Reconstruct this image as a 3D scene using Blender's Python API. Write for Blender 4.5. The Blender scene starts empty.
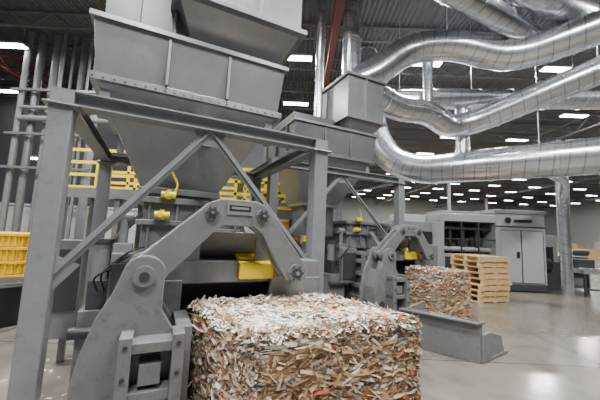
import bpy, math, random
from mathutils import Matrix, Vector
random.seed(7)
S=bpy.context.scene
V=Vector
# ---------------------------------------------------------------- materials
def mat(name,col,rough=.5,metal=0,var=.12,scale=6,bump=0,emit=0,spec=.5,wear=0):
    m=bpy.data.materials.new(name);m.use_nodes=True;n=m.node_tree.nodes;l=m.node_tree.links
    b=n['Principled BSDF'];b.inputs['Roughness'].default_value=rough;b.inputs['Metallic'].default_value=metal
    b.inputs['Specular IOR Level'].default_value=spec
    tc=n.new('ShaderNodeTexCoord');no=n.new('ShaderNodeTexNoise');no.inputs['Scale'].default_value=scale;no.inputs['Detail'].default_value=6
    l.new(tc.outputs['Object'],no.inputs['Vector'])
    mx=n.new('ShaderNodeMix');mx.data_type='RGBA'
    mx.inputs[6].default_value=[c*(1-var) for c in col]+[1];mx.inputs[7].default_value=[min(1,c*(1+var)) for c in col]+[1]
    l.new(no.outputs['Fac'],mx.inputs[0]);out=mx.outputs[2]
    if wear:
        n2=n.new('ShaderNodeTexNoise');n2.inputs['Scale'].default_value=14;n2.inputs['Detail'].default_value=9;n2.inputs['Roughness'].default_value=.75
        l.new(tc.outputs['Object'],n2.inputs['Vector'])
        mr=n.new('ShaderNodeMapRange');mr.inputs[1].default_value=.54;mr.inputs[2].default_value=.72;mr.inputs[4].default_value=wear;l.new(n2.outputs['Fac'],mr.inputs[0])
        m2=n.new('ShaderNodeMix');m2.data_type='RGBA';m2.inputs[7].default_value=[c*.3 for c in col]+[1]
        l.new(mr.outputs[0],m2.inputs[0]);l.new(out,m2.inputs[6]);out=m2.outputs[2]
        r2=n.new('ShaderNodeMapRange');r2.inputs[3].default_value=rough-.08;r2.inputs[4].default_value=rough+.22;l.new(n2.outputs['Fac'],r2.inputs[0]);l.new(r2.outputs[0],b.inputs['Roughness'])
    l.new(out,b.inputs['Base Color'])
    if bump:
        bp=n.new('ShaderNodeBump');bp.inputs['Strength'].default_value=bump;l.new(no.outputs['Fac'],bp.inputs['Height']);l.new(bp.outputs[0],b.inputs['Normal'])
    if emit:
        b.inputs['Emission Color'].default_value=list(col)+[1];b.inputs['Emission Strength'].default_value=emit
    return m
GREY=mat('machine_grey_paint',(.178,.187,.193),.27,.15,.25,4,wear=.6)
GREY2=mat('frame_grey_paint',(.215,.228,.24),.3,.15,.18,5,wear=.4)
DGREY=mat('dark_grey_paint',(.045,.048,.053),.4,.1)
SEP=mat('separator_sheet_dark',(.08,.085,.093),.35,.3,.2,2)
HOP=mat('hopper_sheet_grey',(.215,.222,.232),.25,.5,.3,1.6,wear=.3)
STEEL=mat('bright_steel',(.6,.6,.6),.3,.9)
BLACK=mat('black_rubber',(.014,.014,.016),.45)
YEL=mat('safety_yellow',(.9,.68,.02),.4)
YELP=mat('yellow_plastic',(.88,.58,.03),.4)
RED=mat('red_label',(.6,.04,.03),.5)
WHT=mat('white_cabinet',(.31,.325,.335),.35,0,.08,2)
LGR=mat('light_grey_cabinet',(.19,.2,.21),.4,0,.1)
WOOD=mat('pallet_wood',(.60,.41,.2),.8,0,.3,9)
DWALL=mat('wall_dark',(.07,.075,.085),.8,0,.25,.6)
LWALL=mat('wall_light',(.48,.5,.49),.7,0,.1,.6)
JOIST=mat('joist_paint',(.15,.155,.165),.6)
RJOIST=mat('girder_red_primer',(.15,.045,.04),.6)
CARD=mat('cardboard',(.36,.24,.13),.8)
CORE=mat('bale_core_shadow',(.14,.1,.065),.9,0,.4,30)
LAMP=mat('lamp_lens',(1,.99,.97),.3,0,0,1,emit=34)
WIRE=mat('baling_wire',(.08,.08,.08),.4,.8)
def duct_mat():
    m=mat('galvanised_duct',(.64,.67,.71),.24,.92,.16,2.5);n=m.node_tree.nodes;l=m.node_tree.links;b=n['Principled BSDF']
    uv=n.new('ShaderNodeUVMap');sp=n.new('ShaderNodeSeparateXYZ');l.new(uv.outputs[0],sp.inputs[0])
    a=n.new('ShaderNodeMath');a.operation='MULTIPLY_ADD';a.inputs[1].default_value=3.4;l.new(sp.outputs[0],a.inputs[0]);l.new(sp.outputs[1],a.inputs[2])
    f=n.new('ShaderNodeMath');f.operation='FRACT';l.new(a.outputs[0],f.inputs[0])
    g=n.new('ShaderNodeMath');g.operation='GREATER_THAN';g.inputs[1].default_value=.92;l.new(f.outputs[0],g.inputs[0])
    bp=n.new('ShaderNodeBump');bp.inputs['Strength'].default_value=.6;bp.inputs['Distance'].default_value=.012;l.new(g.outputs[0],bp.inputs['Height']);l.new(bp.outputs[0],b.inputs['Normal'])
    src=b.inputs['Base Color'].links[0].from_socket;mx=n.new('ShaderNodeMix');mx.data_type='RGBA';mx.inputs[7].default_value=(.36,.37,.4,1)
    l.new(g.outputs[0],mx.inputs[0]);l.new(src,mx.inputs[6]);l.new(mx.outputs[2],b.inputs['Base Color'])
    return m
DUCT=duct_mat()
def floor_mat():
    m=mat('polished_concrete',(.185,.17,.147),.25,0,.4,.55);n=m.node_tree.nodes;l=m.node_tree.links;b=n['Principled BSDF']
    tc=n.new('ShaderNodeTexCoord');no=n.new('ShaderNodeTexNoise');no.inputs['Scale'].default_value=1.7;no.inputs['Detail'].default_value=8
    l.new(tc.outputs['Object'],no.inputs['Vector'])
    mr=n.new('ShaderNodeMapRange');mr.inputs[3].default_value=.02;mr.inputs[4].default_value=.34;l.new(no.outputs['Fac'],mr.inputs[0]);l.new(mr.outputs[0],b.inputs['Roughness'])
    br=n.new('ShaderNodeTexBrick');br.offset=0;br.inputs['Scale'].default_value=1;br.inputs['Brick Width'].default_value=4.2;br.inputs['Row Height'].default_value=4.2;br.inputs['Mortar Size'].default_value=.012
    l.new(tc.outputs['Object'],br.inputs['Vector'])
    mx=n.new('ShaderNodeMix');mx.data_type='RGBA';mx.inputs[7].default_value=(.06,.055,.05,1)
    src=b.inputs['Base Color'].links[0].from_socket
    l.new(br.outputs['Fac'],mx.inputs[0]);l.new(src,mx.inputs[6])
    st=n.new('ShaderNodeMapRange');st.inputs[1].default_value=.48;st.inputs[2].default_value=.68;st.inputs[4].default_value=.6;l.new(no.outputs['Fac'],st.inputs[0])
    m2=n.new('ShaderNodeMix');m2.data_type='RGBA';m2.inputs[7].default_value=(.075,.067,.055,1);l.new(st.outputs[0],m2.inputs[0]);l.new(mx.outputs[2],m2.inputs[6]);l.new(m2.outputs[2],b.inputs['Base Color'])
    return m
FLOOR=floor_mat()
def deck_mat():
    m=mat('steel_deck',(.12,.125,.137),.6,.1,.1,1);n=m.node_tree.nodes;l=m.node_tree.links;b=n['Principled BSDF']
    tc=n.new('ShaderNodeTexCoord');w=n.new('ShaderNodeTexWave');w.bands_direction='X';w.inputs['Scale'].default_value=2.0;l.new(tc.outputs['Object'],w.inputs['Vector'])
    bp=n.new('ShaderNodeBump');bp.inputs['Distance'].default_value=.05;l.new(w.outputs['Fac'],bp.inputs['Height']);l.new(bp.outputs[0],b.inputs['Normal'])
    return m
DECK=deck_mat()
def paper_mat(name,stops):
    m=bpy.data.materials.new(name);m.use_nodes=True;n=m.node_tree.nodes;l=m.node_tree.links
    b=n['Principled BSDF'];b.inputs['Roughness'].default_value=.8
    g=n.new('ShaderNodeNewGeometry');r=n.new('ShaderNodeValToRGB');r.color_ramp.interpolation='CONSTANT'
    el=r.color_ramp.elements
    while len(el)<len(stops): el.new(.5)
    for e,(p,c) in zip(el,stops): e.position=p;e.color=list(c)+[1]
    l.new(g.outputs['Random Per Island'],r.inputs[0]);l.new(r.outputs[0],b.inputs['Base Color']);return m
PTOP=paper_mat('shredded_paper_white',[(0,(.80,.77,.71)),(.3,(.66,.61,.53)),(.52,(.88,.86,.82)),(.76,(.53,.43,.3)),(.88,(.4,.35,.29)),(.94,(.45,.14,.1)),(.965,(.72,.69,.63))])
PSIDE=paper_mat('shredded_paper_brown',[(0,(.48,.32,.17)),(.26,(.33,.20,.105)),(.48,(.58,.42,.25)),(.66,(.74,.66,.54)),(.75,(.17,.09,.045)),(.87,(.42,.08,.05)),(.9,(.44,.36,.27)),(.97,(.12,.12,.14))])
PLEFT=paper_mat('shredded_paper_mixed',[(0,(.62,.56,.47)),(.3,(.47,.37,.26)),(.5,(.77,.73,.66)),(.7,(.3,.2,.12)),(.82,(.2,.18,.16)),(.89,(.42,.12,.09)),(.93,(.64,.59,.52))])
# ---------------------------------------------------------------- mesh builder
class MB:
    def __init__(s): s.v=[];s.f=[];s.m=[];s.sm=[];s.uv={}
    def add(s,vs,fs,mi=0,smooth=False,uvs=None):
        o=len(s.v);s.v+= [tuple(x) for x in vs]
        for k,fc in enumerate(fs):
            if uvs: s.uv[len(s.f)]=uvs[k]
            s.f.append([i+o for i in fc]);s.m.append(mi);s.sm.append(smooth)
    def box(s,x0,x1,y0,y1,z0,z1,mi=0):
        s.add([(x0,y0,z0),(x1,y0,z0),(x1,y1,z0),(x0,y1,z0),(x0,y0,z1),(x1,y0,z1),(x1,y1,z1),(x0,y1,z1)],
          [(3,2,1,0),(4,5,6,7),(0,1,5,4),(1,2,6,5),(2,3,7,6),(3,0,4,7)],mi)
    def frust(s,b0,z0,b1,z1,mi=0):
        x0,x1,y0,y1=b0;X0,X1,Y0,Y1=b1
        s.add([(x0,y0,z0),(x1,y0,z0),(x1,y1,z0),(x0,y1,z0),(X0,Y0,z1),(X1,Y0,z1),(X1,Y1,z1),(X0,Y1,z1)],
          [(3,2,1,0),(4,5,6,7),(0,1,5,4),(1,2,6,5),(2,3,7,6),(3,0,4,7)],mi)
    def prism(s,pts,ext,mi=0):
        n=len(pts);e=V(ext);P=[V(p) for p in pts];Q=[p+e for p in P]
        s.add(P+Q,[tuple(range(n-1,-1,-1)),tuple(range(n,2*n))]+[(i,(i+1)%n,n+(i+1)%n,n+i) for i in range(n)],mi)
    def plate(s,az,b0,b1,mi=0): s.prism([(a,b0,z) for a,z in az],(0,b1-b0,0),mi)
    def beam(s,p0,p1,w,h,mi=0,up=(0,0,1)):
        p0=V(p0);p1=V(p1);d=(p1-p0).normalized();u=V(up)
        if abs(d.dot(u))>.95:u=V((0,1,0))
        x=d.cross(u).normalized()*w/2;y=x.cross(d).normalized()*h/2
        s.prism([p0-x-y,p0+x-y,p0+x+y,p0-x+y],p1-p0,mi)
    def cyl(s,p0,p1,r,mi=0,n=20,r2=None):
        p0=V(p0);p1=V(p1);r2=r if r2 is None else r2;d=(p1-p0).normalized();t=V((0,0,1)) if abs(d.z)<.9 else V((1,0,0))
        x=d.cross(t).normalized();y=d.cross(x)
        A=[p0+(x*math.cos(k*2*math.pi/n)+y*math.sin(k*2*math.pi/n))*r for k in range(n)]
        B=[p1+(x*math.cos(k*2*math.pi/n)+y*math.sin(k*2*math.pi/n))*r2 for k in range(n)]
        s.add(A+B,[(i,(i+1)%n,n+(i+1)%n,n+i) for i in range(n)],mi,True)
        s.add(A,[tuple(range(n-1,-1,-1))],mi);s.add(B,[tuple(range(n))],mi)
    def sweep(s,path,r,mi=0,n=28,rc=None,flange=1.6,fm=None,seg=6):
        path=[V(p) for p in path];rc=rc or r*1.6;pts=[path[0]]
        for i in range(1,len(path)-1):
            a,b,c=path[i-1:i+2];d0=(a-b).normalized();d1=(c-b).normalized()
            L=min(rc,(a-b).length*.45,(c-b).length*.45);q0=b+d0*L;q1=b+d1*L
            for k in range(seg+1):
                t=k/seg;pts.append(q0*(1-t)**2+b*2*t*(1-t)+q1*t*t)
        pts.append(path[-1])
        T=[]
        for i in range(len(pts)):
            a=pts[max(0,i-1)];b=pts[min(len(pts)-1,i+1)];T.append((b-a).normalized())
        x=T[0].orthogonal().normalized();rings=[];Ls=[0]
        for i,p in enumerate(pts):
            x=(x-T[i]*x.dot(T[i])).normalized();y=T[i].cross(x)
            rings.append([p+(x*math.cos(k*2*math.pi/n)+y*math.sin(k*2*math.pi/n))*r for k in range(n)])
            if i:Ls.append(Ls[-1]+(p-pts[i-1]).length)
        vs=[q for R in rings for q in R];fs=[];uv=[]
        for i in range(len(pts)-1):
            for k in range(n):
                k2=(k+1)%n;fs.append((i*n+k,i*n+k2,(i+1)*n+k2,(i+1)*n+k));uv.append([(Ls[i],k/n),(Ls[i],(k+1)/n),(Ls[i+1],(k+1)/n),(Ls[i+1],k/n)])
        s.add(vs,fs,mi,True,uv)
        s.add(rings[0],[tuple(range(n-1,-1,-1))],mi);s.add(rings[-1],[tuple(range(n))],mi)
        if flange:
            for i in range(len(pts)-1):
                d=pts[i+1]-pts[i];L=d.length
                if L>.5:
                    k=max(1,round(L/flange))
                    for j in range(k+1):
                        c=pts[i]+d*(j/k);e=d.normalized()*.025
                        s.cyl(c-e,c+e,r*1.06,mi,n)
    def obj(s,name,mats,parent=None,bevel=0):
        me=bpy.data.meshes.new(name);me.from_pydata(s.v,[],s.f)
        for m in mats: me.materials.append(m)
        me.polygons.foreach_set('material_index',s.m);me.polygons.foreach_set('use_smooth',s.sm)
        if s.uv:
            ul=me.uv_layers.new(name='UVMap')
            for fi,uv in s.uv.items():
                for li,c in zip(me.polygons[fi].loop_indices,uv): ul.data[li].uv=c
        me.update();o=bpy.data.objects.new(name,me);S.collection.objects.link(o)
        if parent:o.parent=parent
        if bevel:
            b=o.modifiers.new('bevel','BEVEL');b.width=bevel;b.segments=2;b.limit_method='ANGLE';b.angle_limit=math.radians(50)
        return o
def empty(name,loc=(0,0,0),rz=0):
    e=bpy.data.objects.new(name,None);S.collection.objects.link(e);e.location=loc;e.rotation_euler=(0,0,rz);e.empty_display_size=.2;return e
TH=math.radians(25.5)
U=V((math.cos(TH),math.sin(TH),0));W=V((-math.sin(TH),math.cos(TH),0));P1=V((-2.42,2.55,0))
def L2W(a,b,z=0): return P1+U*a+W*b+V((0,0,z))
# ---------------------------------------------------------------- room
m=MB();m.box(-16,45,-5,55,-.2,0);m.obj('floor',[FLOOR])
m=MB();m.box(-16,45,-5,55,8.6,8.8);m.obj('ceiling',[DECK])
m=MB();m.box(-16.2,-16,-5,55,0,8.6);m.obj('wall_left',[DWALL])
m=MB();m.box(45,45.2,-5,55,0,8.6);m.obj('wall_right',[LWALL])
m=MB();m.box(-16,45,55,55.2,0,8.6);m.obj('wall_back',[LWALL])
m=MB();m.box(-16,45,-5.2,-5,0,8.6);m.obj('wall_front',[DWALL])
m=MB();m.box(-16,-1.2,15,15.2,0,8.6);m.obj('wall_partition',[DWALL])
m=MB();m.box(-14,-5.2,11.6,11.75,0,2.2);m.box(-14,-5.2,11.55,11.8,2.2,2.27,0)
for x in range(-14,-5,2): m.box(x,x+.08,11.5,11.6,0,2.2,1)
m.obj('wall_low_panel',[LWALL,YEL])
m=MB()
y=-4
while y<54:
    zt,zb=8.55,8.0
    m.box(-16,45,y-.04,y+.04,zt-.06,zt);m.box(-16,45,y-.035,y+.035,zb,zb+.05)
    x=-16;k=0
    while x<44:
        m.beam((x,y,zb+.02 if k%2 else zt-.03),(x+.75,y,zt-.03 if k%2 else zb+.02),.03,.03);x+=.75;k+=1
    y+=1.9
m.obj('trim_ceiling_joists',[JOIST])
m=MB()
for x in (-11.5,.8,14,25,36):
    mi=0 if x<5 else 1
    m.box(x-.1,x+.1,-5,55,7.95,8.0,mi);m.box(x-.1,x+.1,-5,55,7.3,7.36,mi);
    yy=-5;k=0
    while yy<54:
        m.beam((x,yy,7.33 if k%2 else 7.98),(x,yy+.95,7.98 if k%2 else 7.33),.06,.06,mi);yy+=.95;k+=1
m.obj('trim_ceiling_girders',[RJOIST,JOIST])
cols=[(.8,15.5),(14,16),(14,28),(25,28),(.8,28),(25,40),(14,40),(36,28),(36,40),(25,16.5),(.8,40)]
e=empty('building_column')
m=MB()
for x,y in cols:
    m.box(x-.13,x+.13,y-.12,y-.1,0,7.3);m.box(x-.13,x+.13,y+.1,y+.12,0,7.3);m.box(x-.012,x+.012,y-.1,y+.1,0,7.3);m.box(x-.22,x+.22,y-.22,y+.22,0,.03)
    m.box(x-.15,x+.15,y-.14,y+.14,.03,1.2,1)
m.obj('column_shafts',[WHT,YEL],e)
m=MB();m2=MB()
lamps=[]
for iy,y in enumerate([1.5,5.3,9.1,12.9,16.7,20.5,24.3,28.1,31.9,35.7,39.5,43.3,47]):
    for x in (-14.4,-10.6,-5,-.4,4.2,9,13,17,21.5,26,31,36,41):
        lamps.append((x,y+.95,7.78))
lamps.append((-10.7,12.2,4.2))
for x,y,z in lamps:
    m.box(x-.62,x+.62,y-.17,y+.17,z,z+.08,0);m2.box(x-.58,x+.58,y-.14,y+.14,z-.02,z)
    m.cyl((x-.5,y,z+.08),(x-.5,y,8.6),.008,0,6);m.cyl((x+.5,y,z+.08),(x+.5,y,8.6),.008,0,6)
e=empty('high_bay_ceiling_lights')
m.obj('housings',[LGR],e);m2.obj('lenses',[LAMP],e)
def area(name,loc,sx,sy,w,rot=(0,0,0),col=(1,.98,.945)):
    l=bpy.data.lights.new(name,'AREA');l.shape='RECTANGLE';l.size=sx;l.size_y=sy;l.energy=w;l.color=col
    o=bpy.data.objects.new(name,l);S.collection.objects.link(o);o.location=loc;o.rotation_euler=rot;return o
for x,y,w in [(-.4,2.45,640),(4.2,2.45,540),(-5,2.45,560),(-10.6,6.25,480),(-5,6.25,430),(4.2,6.25,600),(9,6.25,560),(-5,10.05,380),(-.4,10.05,480),(4.2,10.05,480),(4.2,13.85,450),(9,13.85,560),(17,13.85,560),(9,21.45,720),(17,21.45,720),(26,21.45,720),(9,32.85,1050),(21.5,32.85,1050),(31,32.85,1050),(17,44.25,1050),(-.4,-1.35,520),(4.2,-1.35,330),(-5,-1.35,300)]:  # lamps under the fixtures; row behind the camera is added unseen fill
    area('ceiling_and_fill_lamp',(x,y,7.74),1.16,.28,w)
wd=bpy.data.worlds.new('world');S.world=wd;wd.use_nodes=True;wd.node_tree.nodes['Background'].inputs[0].default_value=(.5,.52,.55,1);wd.node_tree.nodes['Background'].inputs[1].default_value=.3
# ---------------------------------------------------------------- support frame
def frame(name,a0,b0,L,D,H):
    e=empty(name,L2W(a0,b0),TH)
    m=MB();w=.18
    for a in (0,L):
        for b in (0,D):
            m.box(a-w/2,a+w/2,b-w/2,b+w/2,0,H)
            m.box(a-.16,a+.16,b-.16,b+.16,0,.025)
            m.box(a-.13,a+.13,b-.13,b+.13,H-.16,H-.14)
    m.obj('posts',[GREY2],e,.012)
    m=MB()
    for b in (0,D):
        m.box(-w/2,L+w/2,b-.09,b+.09,H-.015,H);m.box(-w/2,L+w/2,b-.09,b+.09,H-.14,H-.125);m.box(-w/2,L+w/2,b-.01,b+.01,H-.125,H-.015)
    for a in (0,L*.5,L):
        m.box(a-.08,a+.08,0,D,H-.012,H+.003);m.box(a-.08,a+.08,0,D,H-.13,H-.115);m.box(a-.01,a+.01,0,D,H-.115,H-.012)
    m.obj('top_beams',[GREY2],e)
    m=MB();pk=L*.49
    for b in (0,D):
        m.beam((pk,b,H-.13),(.08,b,H*.41),.02,.085,up=(0,1,0));m.beam((pk,b,H-.13),(.08,b,H*.41),.085,.02,up=(0,1,0))
        m.beam((pk,b,H-.13),(L-.08,b,H*.43),.02,.085,up=(0,1,0));m.beam((pk,b,H-.13),(L-.08,b,H*.43),.085,.02,up=(0,1,0))
        m.plate([(pk-.17,H-.14),(pk+.17,H-.14),(pk+.1,H-.3),(pk-.1,H-.3)],b-.012,b+.012)
        m.plate([(.09,H*.36),(.09,H*.36+.3),(.27,H*.36+.22)],b-.012,b+.012);m.plate([(L-.09,H*.38),(L-.09,H*.38+.3),(L-.27,H*.38+.22)],b-.012,b+.012)
    m.obj('knee_braces',[GREY2],e)
    return e
frame('steel_support_frame',.24,0,2.68,2.7,2.8)
frame('steel_support_frame',3.12,2.2,3.3,2.7,3.05)
# ---------------------------------------------------------------- hopper
def hopper(a0,b0,z0,kind):
    e=empty('baler_feed_hopper',L2W(a0,b0),TH)
    m=MB();A,B=2.15,2.1
    z=z0
    m.frust((.55,1.5,.6,1.5),z-1.15,(0,A,0,B),z)
    m.box(.6,1.45,.65,1.45,z-1.9 if kind else z-1.27,z-1.15)
    m.obj('taper_chute',[HOP],e,.004)
    m=MB();m.frust((0,A,0,B),z,(-.06,A+.06,-.08,B+.08),z+.66);m.obj('catch_band',[HOP],e,.004)
    m=MB()
    m.box(-.05,A+.05,-.05,B+.05,z-.04,z+.04);m.box(-.1,A+.1,-.12,B+.12,z+.64,z+.7);m.box(.5,1.55,.55,1.55,z-1.18,z-1.1)
    for k in range(2):
        a=A*(k+1)/3
        m.box(a-.015,a+.015,-.09,-.02,z+.05,z+.64)
    for k in range(3):
        b=B*(k+.5)/3;m.box(-.09,-.02,b-.02,b+.02,z+.05,z+.64);m.box(A+.02,A+.09,b-.02,b+.02,z+.05,z+.64)
    for k in range(22):
        a=-.02+(A+.04)*k/21;m.cyl((a,-.065,z),(a,-.05,z),.012,0,6)
    m.obj('flanges_and_ribs',[HOP],e,.003)
    if kind==0:
        m=MB();m.box(.0,A,.1,B+.1,z+.7,z+1.5);m.box(-.1,A+.1,.0,B+.2,z+1.48,z+1.55)
        for a in (.35,.75): m.box(a-.015,a+.015,.05,.1,z+.7,z+1.48)
        m.obj('separator_box',[SEP],e,.004)
        m=MB();m.frust((.95,A+.05,.1,B),z+.82,(.75,A+.2,-.25,B),z+1.15);m.box(.75,A+.2,-.25,B,z+1.15,z+3.1);m.box(.68,A+.27,-.32,B,z+1.12,z+1.19)
        for a in (1.2,1.75): m.box(a-.02,a+.02,-.31,-.25,z+1.19,z+3.1)
        m.obj('cyclone_discharge_box',[HOP],e,.004)
        m=MB();m.sweep([(-.5,1.2,z+3.5),(-.1,1.2,z+2.2),(.5,1.0,z+1.5)],.3,0,28);m.sweep([(1.3,.9,z+3.1),(1.3,.9,8.5)],.4,0,28);m.obj('inlet_duct',[DUCT],e)
    else:
        m=MB();m.box(.1,1.25,.4,B,z+.7,z+1.05);m.obj('separator_box',[SEP],e,.004)
        m=MB();m.frust((1.5,A,.1,1.1),z+.7,(1.3,A+.25,-.1,1.3),z+1.0);m.box(1.3,A+.25,-.1,1.3,z+1.0,z+2.1);m.box(1.24,A+.31,-.16,1.36,z+2.08,z+2.15);m.box(1.24,A+.31,-.16,1.36,z+.98,z+1.03)
        m.box(1.8,1.84,-.15,-.1,z+1,z+2.1)
        m.obj('cyclone_discharge_box',[HOP],e,.004)
        m=MB();m.sweep([(1.08,1.0,z+1.0),(1.08,1.0,8.5)],.12,0,20);m.sweep([(1.85,.6,z+2.1),(1.85,.6,8.5)],.25,0,24);m.obj('inlet_duct',[DUCT],e)
    m=MB()
    for a in (.1,A-.1):
        for b in (.1,B-.1): m.box(a-.05,a+.05,b-.05,b+.05,z-.42,z)
    m.obj('support_legs',[GREY2],e)
    return e
hopper(.35,.5,3.22,0)
hopper(3.75,2.6,3.45,1)
# ---------------------------------------------------------------- baler
def arc(c,r,a0,a1,n=10): return [(c[0]+r*math.cos(math.radians(a0+(a1-a0)*k/n)),c[1]+r*math.sin(math.radians(a0+(a1-a0)*k/n))) for k in range(n+1)]
def baler(ox,oy):
    e=empty('paper_baler',L2W(ox,oy),TH)
    m=MB();m.box(1.12,2.75,0,3.4,.08,1.22)
    m.box(1.2,2.45,.9,2.4,1.22,1.9);m.obj('press_chamber',[GREY],e,.01)
    m=MB()
    for z in (.15,.42,.7,.98,1.16):
        m.box(1.04,1.12,.0,3.4,z,z+.09);m.box(2.75,2.83,0,3.4,z,z+.09)
    for b in (.02,.7,1.5,2.3,3.2):
        m.box(1.02,1.12,b,b+.1,0,1.25);m.box(2.75,2.85,b,b+.1,0,1.25)
    for z in (1.3,1.55,1.8):
        m.box(1.14,2.51,.84,.9,z,z+.06);m.box(1.14,1.2,.84,2.4,z,z+.06);m.box(2.45,2.51,.84,2.4,z,z+.06)
    for a in (1.3,1.7,2.1,2.4): m.box(a-.02,a+.02,.84,.9,1.3,1.86)
    m.box(1.1,2.55,.78,2.45,1.88,1.95)
    m.obj('stiffener_ribs',[GREY],e,.006)
    m=MB();m.box(1.08,1.36,-.33,0,0,1.12);m.box(2.55,2.82,-.33,0,0,1.12);m.box(1.08,2.82,-.3,0,1.08,1.3)
    m.prism([(1.42,-.3,1.58),(1.42,-.34,1.58),(1.42,-.04,1.28),(1.42,0,1.28)],(.72,0,0))
    m.plate([(1.3,1.3),(1.45,1.6),(1.5,1.6),(1.5,1.3)],-.3,-.26);m.plate([(2.3,1.3),(2.1,1.6),(2.05,1.6),(2.05,1.3)],-.3,-.26)
    m.prism([(1.5,.0,1.3),(1.5,.5,1.3),(1.5,.6,1.7),(1.5,.45,1.7)],(.12,0,0));m.prism([(2.1,.0,1.3),(2.1,.5,1.3),(2.1,.6,1.7),(2.1,.45,1.7)],(.12,0,0))
    m.box(1.36,2.55,-.05,0,.1,1.08,1)
    m.obj('front_portal',[GREY,DGREY],e,.01)
    m=MB();m.box(1.88,2.5,-.36,-.31,1.12,1.27);m.prism([(1.88,-.36,1.27),(1.88,-.31,1.27),(1.88,-.1,1.34),(1.88,-.13,1.36)],(.62,0,0));m.obj('yellow_guard',[YEL],e,.006)
    LP=(1.05,1.235);RP=(2.37,1.21)
    outer=arc(LP,.13,225,135,6)+[(1.44,1.77),(1.51,1.84),(1.62,1.88),(1.93,1.88),(2.03,1.84),(2.08,1.78)]+arc(RP,.13,35,-45,6)
    inner=[(2.27,1.15),(2.0,1.58),(1.92,1.64),(1.64,1.64),(1.57,1.59),(1.16,1.14)]
    m=MB()
    for b0,b1 in ((-.62,-.57),(-.44,-.39)): m.plate(outer+inner,b0,b1)
    m.plate([(1.52,1.65),(1.46,1.75),(1.62,1.85),(1.93,1.85),(2.06,1.76),(2.0,1.65)],-.58,-.43)
    m.plate([(1.2,1.3),(1.5,1.70),(1.54,1.67),(1.24,1.27)],-.58,-.43);m.plate([(2.22,1.3),(2.05,1.6),(2.09,1.64),(2.27,1.32)],-.58,-.43)
    m.obj('clamp_arch',[GREY],e,.008)
    m=MB()
    for a,z,r in ((*LP,.085),(*RP,.085),(1.53,1.745,.06),(2.0,1.745,.06)):
        m.cyl((a,-.65,z),(a,-.35,z),r,0,28);m.cyl((a,-.67,z),(a,-.65,z),r*.6,1,20);m.cyl((a,-.685,z),(a,-.67,z),r*.22,0,12)
        for k in range(6):
            q=k*math.pi/3;m.cyl((a+r*.8*math.cos(q),-.662,z+r*.8*math.sin(q)),(a+r*.8*math.cos(q),-.65,z+r*.8*math.sin(q)),.009,1,8)
    m.obj('pivot_pins',[GREY,DGREY],e)
    m=MB();m.box(1.66,1.9,-.632,-.62,1.74,1.85,0);m.box(1.68,1.88,-.635,-.632,1.775,1.825,1)
    m.box(1.7,1.86,-.637,-.635,1.79,1.812,0);m.obj('name_plate',[LGR,BLACK],e)
    prof=arc(LP,.15,20,150,8)+[(.85,1.1),(.77,.95),(.7,.72),(.66,.5),(.67,.3),(.74,.14),(.88,.05),(1.3,.05),(1.36,.3),(1.3,.8),(1.19,.98)]
    m=MB()
    for b0,b1 in ((-.8,-.74),(-.36,-.3)): m.plate(prof,b0,b1)
    m.plate([(.85,.95),(.74,.6),(.74,.3),(.85,.15),(.92,.3),(.88,.6),(.94,.9)],-.74,-.36)
    m.prism([(1.36,-.8,.05),(1.42,-.8,.05),(1.42,-.8,.85),(1.3,-.8,.85)],(0,.5,0))
    m.obj('left_arm_plates',[GREY],e,.01)
    m=MB()
    for lo,hi in ((.94,1.02),(1.27,1.35)): m.box(lo,hi,-1.0,-.8,.02,.86)
    for z in (.1,.42,.74): m.box(.94,1.35,-.97,-.8,z,z+.07)
    m.box(.87,1.41,-1.03,-.98,.02,.1);m.box(1.07,1.21,-.95,-.8,.52,.66)
    m.obj('left_arm_bracket',[GREY],e,.006)
    m=MB();m.cyl((LP[0],-.84,LP[1]),(LP[0],-.26,LP[1]),.075,0,24);m.cyl((.82,-.83,.3),(.82,-.28,.3),.06,1,20)
    m.cyl((1.05,-.85,LP[1]),(1.05,-.84,LP[1]),.035,1,16)
    m.cyl((.8,-.55,.35),(1.0,-.55,1.1),.05,2,20);m.cyl((.85,-.55,.42),(.95,-.55,.82),.07,1,20)
    for z in (.2,.36,.6,.8): m.cyl((1.31,-1.015,z),(1.31,-1.0,z),.016,1,8);m.cyl((.98,-1.015,z),(.98,-1.0,z),.016,1,8)
    m.obj('left_arm_pins',[GREY,DGREY,STEEL],e)
    m=MB();m.plate(arc(RP,.15,150,20,8)+[(2.6,1.0),(2.65,.4),(2.6,.05),(2.25,.05),(2.2,.9)],-.36,-.3);m.obj('right_arm_plate',[GREY],e,.008)
    m=MB();m.box(.95,1.6,.6,1.2,1.3,1.93);m.box(.88,1.67,.53,1.25,1.88,1.95);m.box(.88,1.67,.53,1.25,1.62,1.68)
    for a in (1.0,1.3,1.52): m.box(a,a+.03,.56,.6,1.3,1.9)
    m.box(.7,1.1,.4,.9,.5,1.3);m.box(.72,1.08,.36,.4,.6,1.2,1);m.obj('neck_box',[GREY,DGREY],e,.006)
    m=MB()
    for a,z in ((1.2,1.98),(1.15,1.74)):
        m.cyl((a-.08,.48,z),(a+.08,.48,z),.04,0,16);m.cyl((a,.48,z-.05),(a,.48,z+.06),.028,0,12);m.cyl((a-.02,.53,z),(a-.02,.42,z),.03,0,12)
    m.sweep([(1.25,.5,1.98),(1.3,.5,2.1),(1.22,.5,2.25)],.014,0,10,.06,0);m.obj('yellow_valves',[YEL],e)
    m=MB();m.box(.45,.85,.5,1.1,.0,.7);m.box(.5,.75,.55,.95,.7,1.0,1);m.cyl((.58,.72,1.0),(.58,.72,1.4),.09,0,20);m.cyl((.58,.72,1.4),(.58,.72,1.44),.11,1,20)
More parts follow.
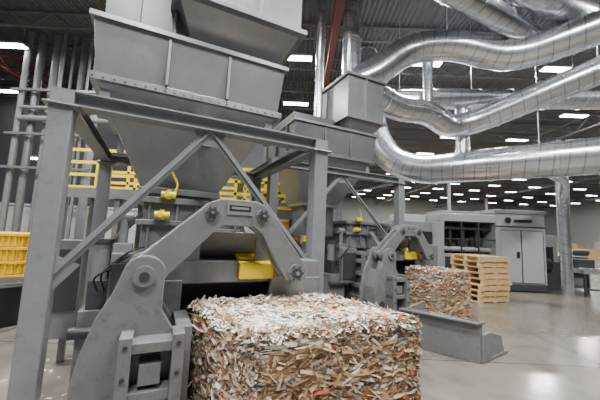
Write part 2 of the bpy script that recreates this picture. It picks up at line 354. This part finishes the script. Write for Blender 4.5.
    m.cyl((.78,.6,.9),(.78,.6,1.7),.045,0,14);m.box(.7,.88,.52,.68,1.2,1.4,0);m.cyl((.4,.45,.5),(.9,.45,.5),.06,1,16);m.cyl((.7,.62,1.7),(.86,.62,1.7),.07,0,16)
    for k in range(3): m.sweep([(.6+.06*k,.5,.9),(.55+.06*k,.4,1.05+.05*k),(.8+.04*k,.38,1.2+.07*k),(1.0,.5,1.25+.06*k)],.01,2,8,.1,0)
    m.box(.1,.36,1.0,1.3,.3,1.4);m.box(.12,.34,.98,1.0,.6,1.3,1);m.box(.2,.26,1.1,1.2,0,.3)
    m.obj('hydraulic_power_pack',[GREY,DGREY,BLACK],e,.004)
    m=MB();m.box(1.4,2.4,3.4,5.2,.3,.95);m.cyl((1.9,3.4,.65),(1.9,5.4,.65),.28,0,24);m.box(1.35,2.45,4.0,4.2,0,1.0);m.box(1.35,2.45,4.9,5.1,0,1.0);m.obj('ram_housing',[GREY],e,.01)
    return e
baler(0,0)
baler(4.34,2.14)
# ---------------------------------------------------------------- bales
def bale(name,ox,oy,n,mul,quad,brown=0,H=.94):
    F,R,B,Lc=[V((*q,0)) for q in quad]
    e=empty(name,L2W(ox,oy),TH)
    def P(s,t,z):
        return (F*(1-s)+R*s)*(1-t)+(Lc*(1-s)+B*s)*t+V((0,0,z))
    rnd=random.Random(3)
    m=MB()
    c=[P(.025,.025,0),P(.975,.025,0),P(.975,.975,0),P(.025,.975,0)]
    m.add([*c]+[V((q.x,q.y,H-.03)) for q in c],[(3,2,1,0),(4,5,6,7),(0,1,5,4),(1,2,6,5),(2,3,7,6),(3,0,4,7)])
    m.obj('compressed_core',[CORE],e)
    def lump(x,y,z): return math.sin(x*9+y*4+z*5)*math.sin(y*11-x*3+z*2)+.6*math.sin(z*31+x*3+y*4)+.4*math.sin(x*21+y*17)
    def strips(face,num):
        m=MB()
        for _ in range(num):
            s,t=rnd.random(),rnd.random()
            if face=='top': p=P(s,t,H);nn=V((0,0,1));tx=V((1,0,0))
            elif face=='front': p=P(s,0,t*H);nn=V((0,-1,0));tx=V((1,0,0))
            elif face=='right': p=P(1,s,t*H);nn=V((1,.2,0));tx=V((-.2,1,0))
            elif face=='back': p=P(s,1,t*H);nn=V((0,1,0));tx=V((1,0,0))
            else: p=P(0,s,t*H);nn=V((-1,-.2,0));tx=V((-.2,1,0))
            nn.normalize();tx.normalize()
            if face=='top': ed=min(s,1-s,t,1-t);edz=1
            else: ed=min(s,1-s);edz=1-t
            off=-.022*max(0,1-ed/.04)-.02*max(0,1-edz/.05)
            p=p+nn*(off+.012*lump(p.x,p.y,p.z)+rnd.uniform(-.03,.01))
            ty=nn.cross(tx)
            an=rnd.uniform(0,math.pi) if face=='top' else rnd.gauss(0,.32 if rnd.random()<.75 else 1)
            d=tx*math.cos(an)+ty*math.sin(an);w=nn.cross(d)
            fl=.1 if face=='top' else .14
            d=(d+nn*rnd.gauss(0,fl)).normalized();w=(w+nn*rnd.gauss(0,.45)).normalized()
            edge=min(ed,edz)
            l=rnd.uniform(.06,.24)*mul*(1 if edge>.08 else .55);ww=rnd.uniform(.006,.028)*mul
            cu=nn*rnd.uniform(-.008,.02)
            sk=w*rnd.uniform(-.04,.04)
            pts=[p-d*l/2-cu*.5,p-d*l/6+cu*.6+sk*.3,p+d*l/6+cu*.6+sk*.6,p+d*l/2-cu*.5+sk];ws=w*ww/2
            q=[]
            for pp in pts: q+= [pp-ws,pp+ws]
            for k in q: k.z=max(k.z,.003)
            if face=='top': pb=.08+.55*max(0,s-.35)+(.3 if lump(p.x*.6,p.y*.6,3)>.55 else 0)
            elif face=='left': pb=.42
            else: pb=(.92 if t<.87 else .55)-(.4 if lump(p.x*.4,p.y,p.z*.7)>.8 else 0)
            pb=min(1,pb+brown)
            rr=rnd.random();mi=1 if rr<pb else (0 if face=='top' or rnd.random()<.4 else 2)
            m.add(q,[(0,1,3,2),(2,3,5,4),(4,5,7,6)],mi)
        return m
    strips('top',n).obj('top_paper',[PTOP,PSIDE,PLEFT],e)
    for fc,k in (('front',1.1),('right',.6),('left',.9),('back',.3)):
        strips(fc,int(n*k)).obj(fc+'_paper',[PTOP,PSIDE,PLEFT],e)
    m=MB()
    for z in (.2,.42,.64,.84):
        c=[P(-.014,-.018,z),P(1.014,-.018,z),P(1.014,1.018,z),P(-.014,1.018,z)]
        for k in range(4): m.cyl(c[k],c[(k+1)%4],.0035,0,6)
    m.obj('tie_wires',[WIRE],e)
bale('paper_bale',0,0,11000,1,[(1.69,-1.437),(3.10,-1.46),(2.88,-.42),(1.45,-.42)])
bale('paper_bale',4.34,2.14,3500,1.1,[(1.9,-1.4),(2.55,-1.4),(2.5,-.42),(1.85,-.42)],.3,.96)
# chute of second baler
e=empty('bale_discharge_chute',L2W(0,0),TH)
m=MB()
m.prism([(4.62,.25,0),(4.68,.25,0),(5.13,-.68,0),(5.07,-.68,0)],(0,0,.53))
m.prism([(5.07,-.70,0),(5.13,-.66,0),(5.85,-.52,0),(5.85,-.57,0)],(0,0,.04))
m.add([(5.1,-.70,.02),(5.8,-.56,.02),(5.72,-.57,.26),(5.35,-.64,.36),(5.1,-.70,.36),(5.1,-.66,.02),(5.8,-.52,.02),(5.72,-.53,.26),(5.35,-.6,.36),(5.1,-.66,.36)],
  [(0,1,2,3,4),(9,8,7,6,5),(0,5,6,1),(1,6,7,2),(2,7,8,3),(3,8,9,4),(4,9,5,0)])
m.prism([(4.68,.25,0),(5.1,-.66,0),(5.8,-.52,0),(5.5,.4,0)],(0,0,.03))
m.prism([(4.55,.25,.5),(4.72,.25,.5),(5.17,-.7,.5),(5.0,-.7,.5)],(0,0,.03))
m.prism([(4.6,.25,0),(4.66,.25,0),(5.5,.6,0),(5.5,.66,0)],(0,0,.5))
m.obj('guide_walls',[GREY],e,.006)
# ---------------------------------------------------------------- ducts
e=empty('galvanised_ventilation_ductwork')
m=MB()
m.sweep([(10.5,5.1,3.85),(3.95,9.85,3.85),(3.1,10.4,4.3),(2.6,10.7,5.4),(2.2,10.8,8.5)],.47,flange=1.5);m.obj('main_return_duct',[DUCT],e)
m=MB();m.sweep([(1.3,7.9,5.8),(1.9,7.95,6.1),(2.9,8,6.95),(4.1,7.8,7.0),(5.5,7.6,6.5),(7.0,6.5,6.75),(9.8,4.3,7.3)],.4,flange=1.3,rc=.8);m.obj('upper_branch_duct',[DUCT],e)
m=MB();m.sweep([(1.8,7.8,5.5),(2.6,8.2,5.25),(3.7,8.5,5.3),(4.5,8.9,5.0),(5.3,8.7,5.2),(7.4,7.15,6.0),(10,5.2,6.9)],.35,flange=1.3,rc=.7);m.obj('middle_branch_duct',[DUCT],e)
m=MB();m.sweep([(1.5,9.0,5.4),(2.2,9.1,5.9),(5.9,8.9,6.0),(11,9.1,6.3)],.3,flange=1.3);m.obj('straight_branch_duct',[DUCT],e)
m=MB();m.sweep([(1.8,5.9,7.55),(3.7,6.6,7.4),(6.2,7.5,7.0),(6.9,7.0,6.8)],.3,flange=1.2);m.sweep([(3,5.55,7.5),(5.5,6.5,7.4),(7.5,7.2,7.35),(12,8.6,7.35)],.33,flange=1.2);m.obj('high_branch_ducts',[DUCT],e)
m=MB();m.sweep([(5.0,9.1,4.2),(5.0,9.1,6.0)],.2,flange=.7);m.sweep([(3.7,8.6,6.9),(3.7,8.6,5.3)],.16,flange=.7);m.obj('riser_ducts',[DUCT],e)
m=MB();m.sweep([(8.45,9.55,0.0),(8.45,9.55,3.2),(8.0,9.0,3.6),(6.3,8.15,3.85)],.16,flange=1.4,rc=.5);m.obj('drop_pipe',[DUCT],e)
m=MB()
for p in ((6.5,8.0,4.3),(9,6.2,4.3),(5.2,8.9,5.4),(5.6,7.6,6.6),(7.4,7.15,6.3),(8.5,9,6.4),(3.9,7.8,7.4),(3.0,9.07,6.1)):
    m.cyl(p,(p[0],p[1],8.6),.012,0,8)
m.obj('hanger_rods',[STEEL],e)
# ---------------------------------------------------------------- die cutter
e=empty('flatbed_die_cutting_machine')
m=MB()
m.box(6.55,8.2,10,12,.05,2.65,0);m.box(6.5,8.25,9.97,12.03,2.55,2.68,1)
m.box(1.9,3.3,10.8,12,.1,2.1,1);m.box(3.3,4.85,10.6,12,.1,2.2,1);m.box(4.85,6.55,10.9,12,.05,2.35,1)
m.box(4.7,6.6,10.0,12,2.22,2.48,0);m.box(4.7,6.55,10.0,10.9,.05,1.15,0);m.box(4.7,4.84,10,10.9,1.15,2.22,0)
m.box(4.0,4.7,10.2,10.6,.1,1.4,1);m.box(5.0,6.4,10.6,11.8,2.48,2.62,1);m.box(3.5,4.6,10.9,11.7,2.2,2.45,0)
m.box(8.2,9.1,10.6,11.9,.1,1.9,1);m.box(9.1,10.4,10.8,11.8,.1,1.2,1)
m.obj('cabinets',[WHT,LGR],e,.015)
m=MB();m.box(4.84,6.55,10.8,10.9,1.15,2.22,0)
for k,x in enumerate((5.1,5.55,6.0)): m.box(x,x+.35,10.5,10.8,1.15,1.5+.12*k,1);m.box(x+.05,x+.12,10.3,10.4,1.15,2.2,1)
m.box(4.84,6.55,10.02,10.05,1.62,1.66,1);m.cyl((4.85,10.3,2.0),(6.55,10.3,2.0),.06,1,16);m.cyl((4.85,10.35,1.3),(6.55,10.35,1.3),.08,2,16)
for x in (5.4,5.97): m.box(x,x+.04,10.01,10.05,1.15,2.22,1)
for x in (2.0,2.7,3.4,4.1): m.box(x,x+.58,10.56 if x>3.3 else 10.77,10.6 if x>3.3 else 10.8,1.3,1.85,0)
m.box(4.85,5.6,9.97,10,.2,1.05,1);m.box(5.7,6.45,9.97,10,.2,1.05,1)
for k in range(6): m.box(5.8,6.35,9.96,9.97,.3+.1*k,.34+.1*k,0)
m.box(6.7,7.35,9.975,9.99,.3,2.0,2);m.box(7.4,8.1,9.975,9.99,.3,2.0,2)
for x in (7.37,8.1): m.box(x-.008,x+.008,9.968,9.976,.3,2.0,1)
for z in (.3,2.0): m.box(6.7,8.1,9.968,9.976,z-.008,z+.008,1)
m.box(7.2,7.3,9.95,9.965,1.1,1.3,0);m.box(6.56,8.19,9.99,10.0,.05,.25,1)
m.box(7.15,7.75,9.96,9.972,2.28,2.36,0);m.cyl((6.95,9.95,2.33),(6.95,9.975,2.33),.1,0,20)
m.box(6.55,8.2,9.985,10.0,2.1,2.14,1)
m.cyl((8.5,10.4,.9),(8.26,10.4,.9),.3,0,20);m.box(8.25,8.9,10.3,10.6,.1,1.0,1);m.box(8.3,8.6,10.2,10.3,1.0,1.5,0)
m.box(9.3,10.2,10.76,10.8,.5,1.0,0);m.cyl((9.4,10.7,1.35),(10.2,10.7,1.35),.12,1,16)
m.obj('windows_doors_and_trim',[BLACK,DGREY,WHT],e)
e=empty('delivery_conveyor_table')
m=MB();m.box(8.95,9.9,9.5,10.4,.72,.85,0)
for x in (9.0,9.8):
    for y in (9.55,10.3): m.box(x,x+.06,y,y+.06,0,.72,1)
m.box(9.05,9.5,9.7,10.1,.85,1.15,1);m.box(9.0,9.85,9.56,9.6,.2,.26,1)
for k in range(8): m.cyl((8.98+k*.125,9.5,.87),(8.98+k*.125,9.68,.87),.03,2,10)
m.obj('table_frame',[LGR,DGREY,STEEL],e,.005)
# ---------------------------------------------------------------- pallets
def pallets(name,x,y,n,M=WOOD,rz=0,h=.14,w=1.2,d=1.0):
    e=empty(name,(x,y,0),rz);m=MB();r=random.Random(n)
    for k in range(n):
        z=k*h;ox=r.uniform(-.04,.04);oy=r.uniform(-.03,.03)
        for b in (-.5,0,.5): m.box(ox-w/2,ox+w/2,oy+b*(d-.1)-.045,oy+b*(d-.1)+.045,z+.02,z+h-.022)
        for q in range(7):
            a=-w/2+(w-.11)*q/6
            m.box(ox+a,ox+a+.1,oy-d/2,oy+d/2,z+h-.022,z+h-.002)
        for q in range(3):
            a=-w/2+(w-.11)*q/2;m.box(ox+a,ox+a+.1,oy-d/2,oy+d/2,z,z+.02)
    m.obj('stacked_pallets',[M],e)
pallets('wooden_pallet_stack',5.15,8.6,8,rz=.3,w=1.0,d=1.0,h=.15)
pallets('wooden_pallet_stack',-.55,10.3,15)
def crates(x,y,n):
    e=empty('yellow_plastic_crate_stack',(x,y,0));m=MB()
    for k in range(n):
        z=k*.27;m.frust((-.52,.52,-.42,.42),z,(-.56,.56,-.46,.46),z+.24);m.box(-.6,.6,-.5,.5,z+.21,z+.265)
        for q in range(9):
            a=-.5+q*.125;m.box(a-.012,a+.012,-.485,-.44,z+.01,z+.21)
        for q in range(7):
            b=-.4+q*.13;m.box(.54,.58,b-.012,b+.012,z+.01,z+.21)
    m.obj('crates',[YELP],e,.006)
crates(-6.1,6.5,5);crates(-7.7,7.0,4)
e=empty('black_waste_bin',(-4.58,4.85,0));m=MB()
m.cyl((0,0,0),(0,0,.62),.27,0,28,.33);m.cyl((0,0,.6),(0,0,.66),.36,2,28);m.cyl((0,0,.655),(0,0,.665),.32,0,28);m.box(-.02,.2,-.355,-.3,.28,.48,1);m.obj('bin_body',[BLACK,RED,LGR],e)
# ---------------------------------------------------------------- mezzanine
e=empty('mezzanine_platform');m=MB()
m.box(-6.5,-3.4,8,9.4,2.4,2.52);m.box(-6.5,-3.4,7.96,8,2.3,2.56)
m.box(-3.4,-.1,8,9.4,2.05,2.17);m.box(-3.4,-.1,7.96,8,1.95,2.2);m.box(-3.45,-3.35,8,9.4,2.17,2.4)
for x,z in ((-6.4,2.4),(-4.9,2.4),(-3.5,2.4),(-1.8,2.05),(-.2,2.05)):
    for y in (8.1,9.3): m.box(x-.07,x+.07,y-.07,y+.07,0,z)
m.obj('deck_and_legs',[GREY],e)
m=MB()
def rail(x0,x1,z,n):
    for y in (7.98,9.35):
        for k in range(n+1):
            x=x0+(x1-x0)*k/n;m.box(x-.035,x+.035,y,y+.05,z,z+1.1)
        for q in (.02,.36,.7,1.04): m.box(x0,x1,y,y+.045,z+q,z+q+.08)
rail(-6.45,-3.45,2.52,3);rail(-3.35,-.13,2.17,4)
for q in (.36,.7,1.04): m.box(-.17,-.12,8,9.4,2.17+q,2.17+q+.07)
m.obj('yellow_guard_rails',[YEL],e)
e=empty('vertical_process_pipes');m=MB()
for k,(x,r) in enumerate(((-10.2,.1),(-9.8,.12),(-9.3,.14),(-8.9,.07),(-8.6,.05),(-8.3,.11),(-7.9,.05),(-7.6,.14))):
    m.cyl((x,10.4+.1*(k%3),0),(x,10.4+.1*(k%3),8.55),r,k%2,18)
for z in (3.4,4.6,6.2): m.box(-10.4,-7.3,10.15,10.25,z,z+.08,1)
m.cyl((-10,10.2,5.2),(-3,10.2,5.2),.1,0,16);m.cyl((-10,10.2,5.6),(-3,10.2,5.6),.06,0,16)
m.obj('pipe_bank',[LGR,GREY],e)
e=empty('cardboard_stock_rows');m=MB();r=random.Random(5)
for y in (33,37,43,48):
    x=9
    while x<42:
        w=r.uniform(1,1.4)
        if r.random()<.75:m.box(x,x+w,y,y+1.1,0,r.uniform(.8,2.2),r.choice((0,0,1,2)))
        x+=w+r.uniform(.2,1.2)
m.obj('stacked_cartons',[CARD,WHT,WOOD],e)
m=MB();r=random.Random(9)
for _ in range(900):
    c=L2W(r.gauss(.3,1.1),r.gauss(-.6,.8));an=r.uniform(0,6.28);l=r.uniform(.01,.035);w=r.uniform(.005,.012)
    d=V((math.cos(an),math.sin(an),0));n=V((-d.y,d.x,0));z=V((0,0,.004))
    m.add([c-d*l-n*w+z,c+d*l-n*w+z,c+d*l+n*w+z,c-d*l+n*w+z],[(0,1,2,3)])
m.obj('paper_scraps',[PTOP])
# ---------------------------------------------------------------- camera
cd=bpy.data.cameras.new('camera');co=bpy.data.objects.new('camera',cd);S.collection.objects.link(co)
cd.sensor_width=36;cd.lens=18;cd.clip_start=.05;cd.clip_end=200
co.matrix_world=Matrix.Translation((0,0,1.6))@Matrix.Rotation(math.pi/2+math.radians(6.3),4,'X')@Matrix.Rotation(math.radians(2.5),4,'Z')
S.camera=co
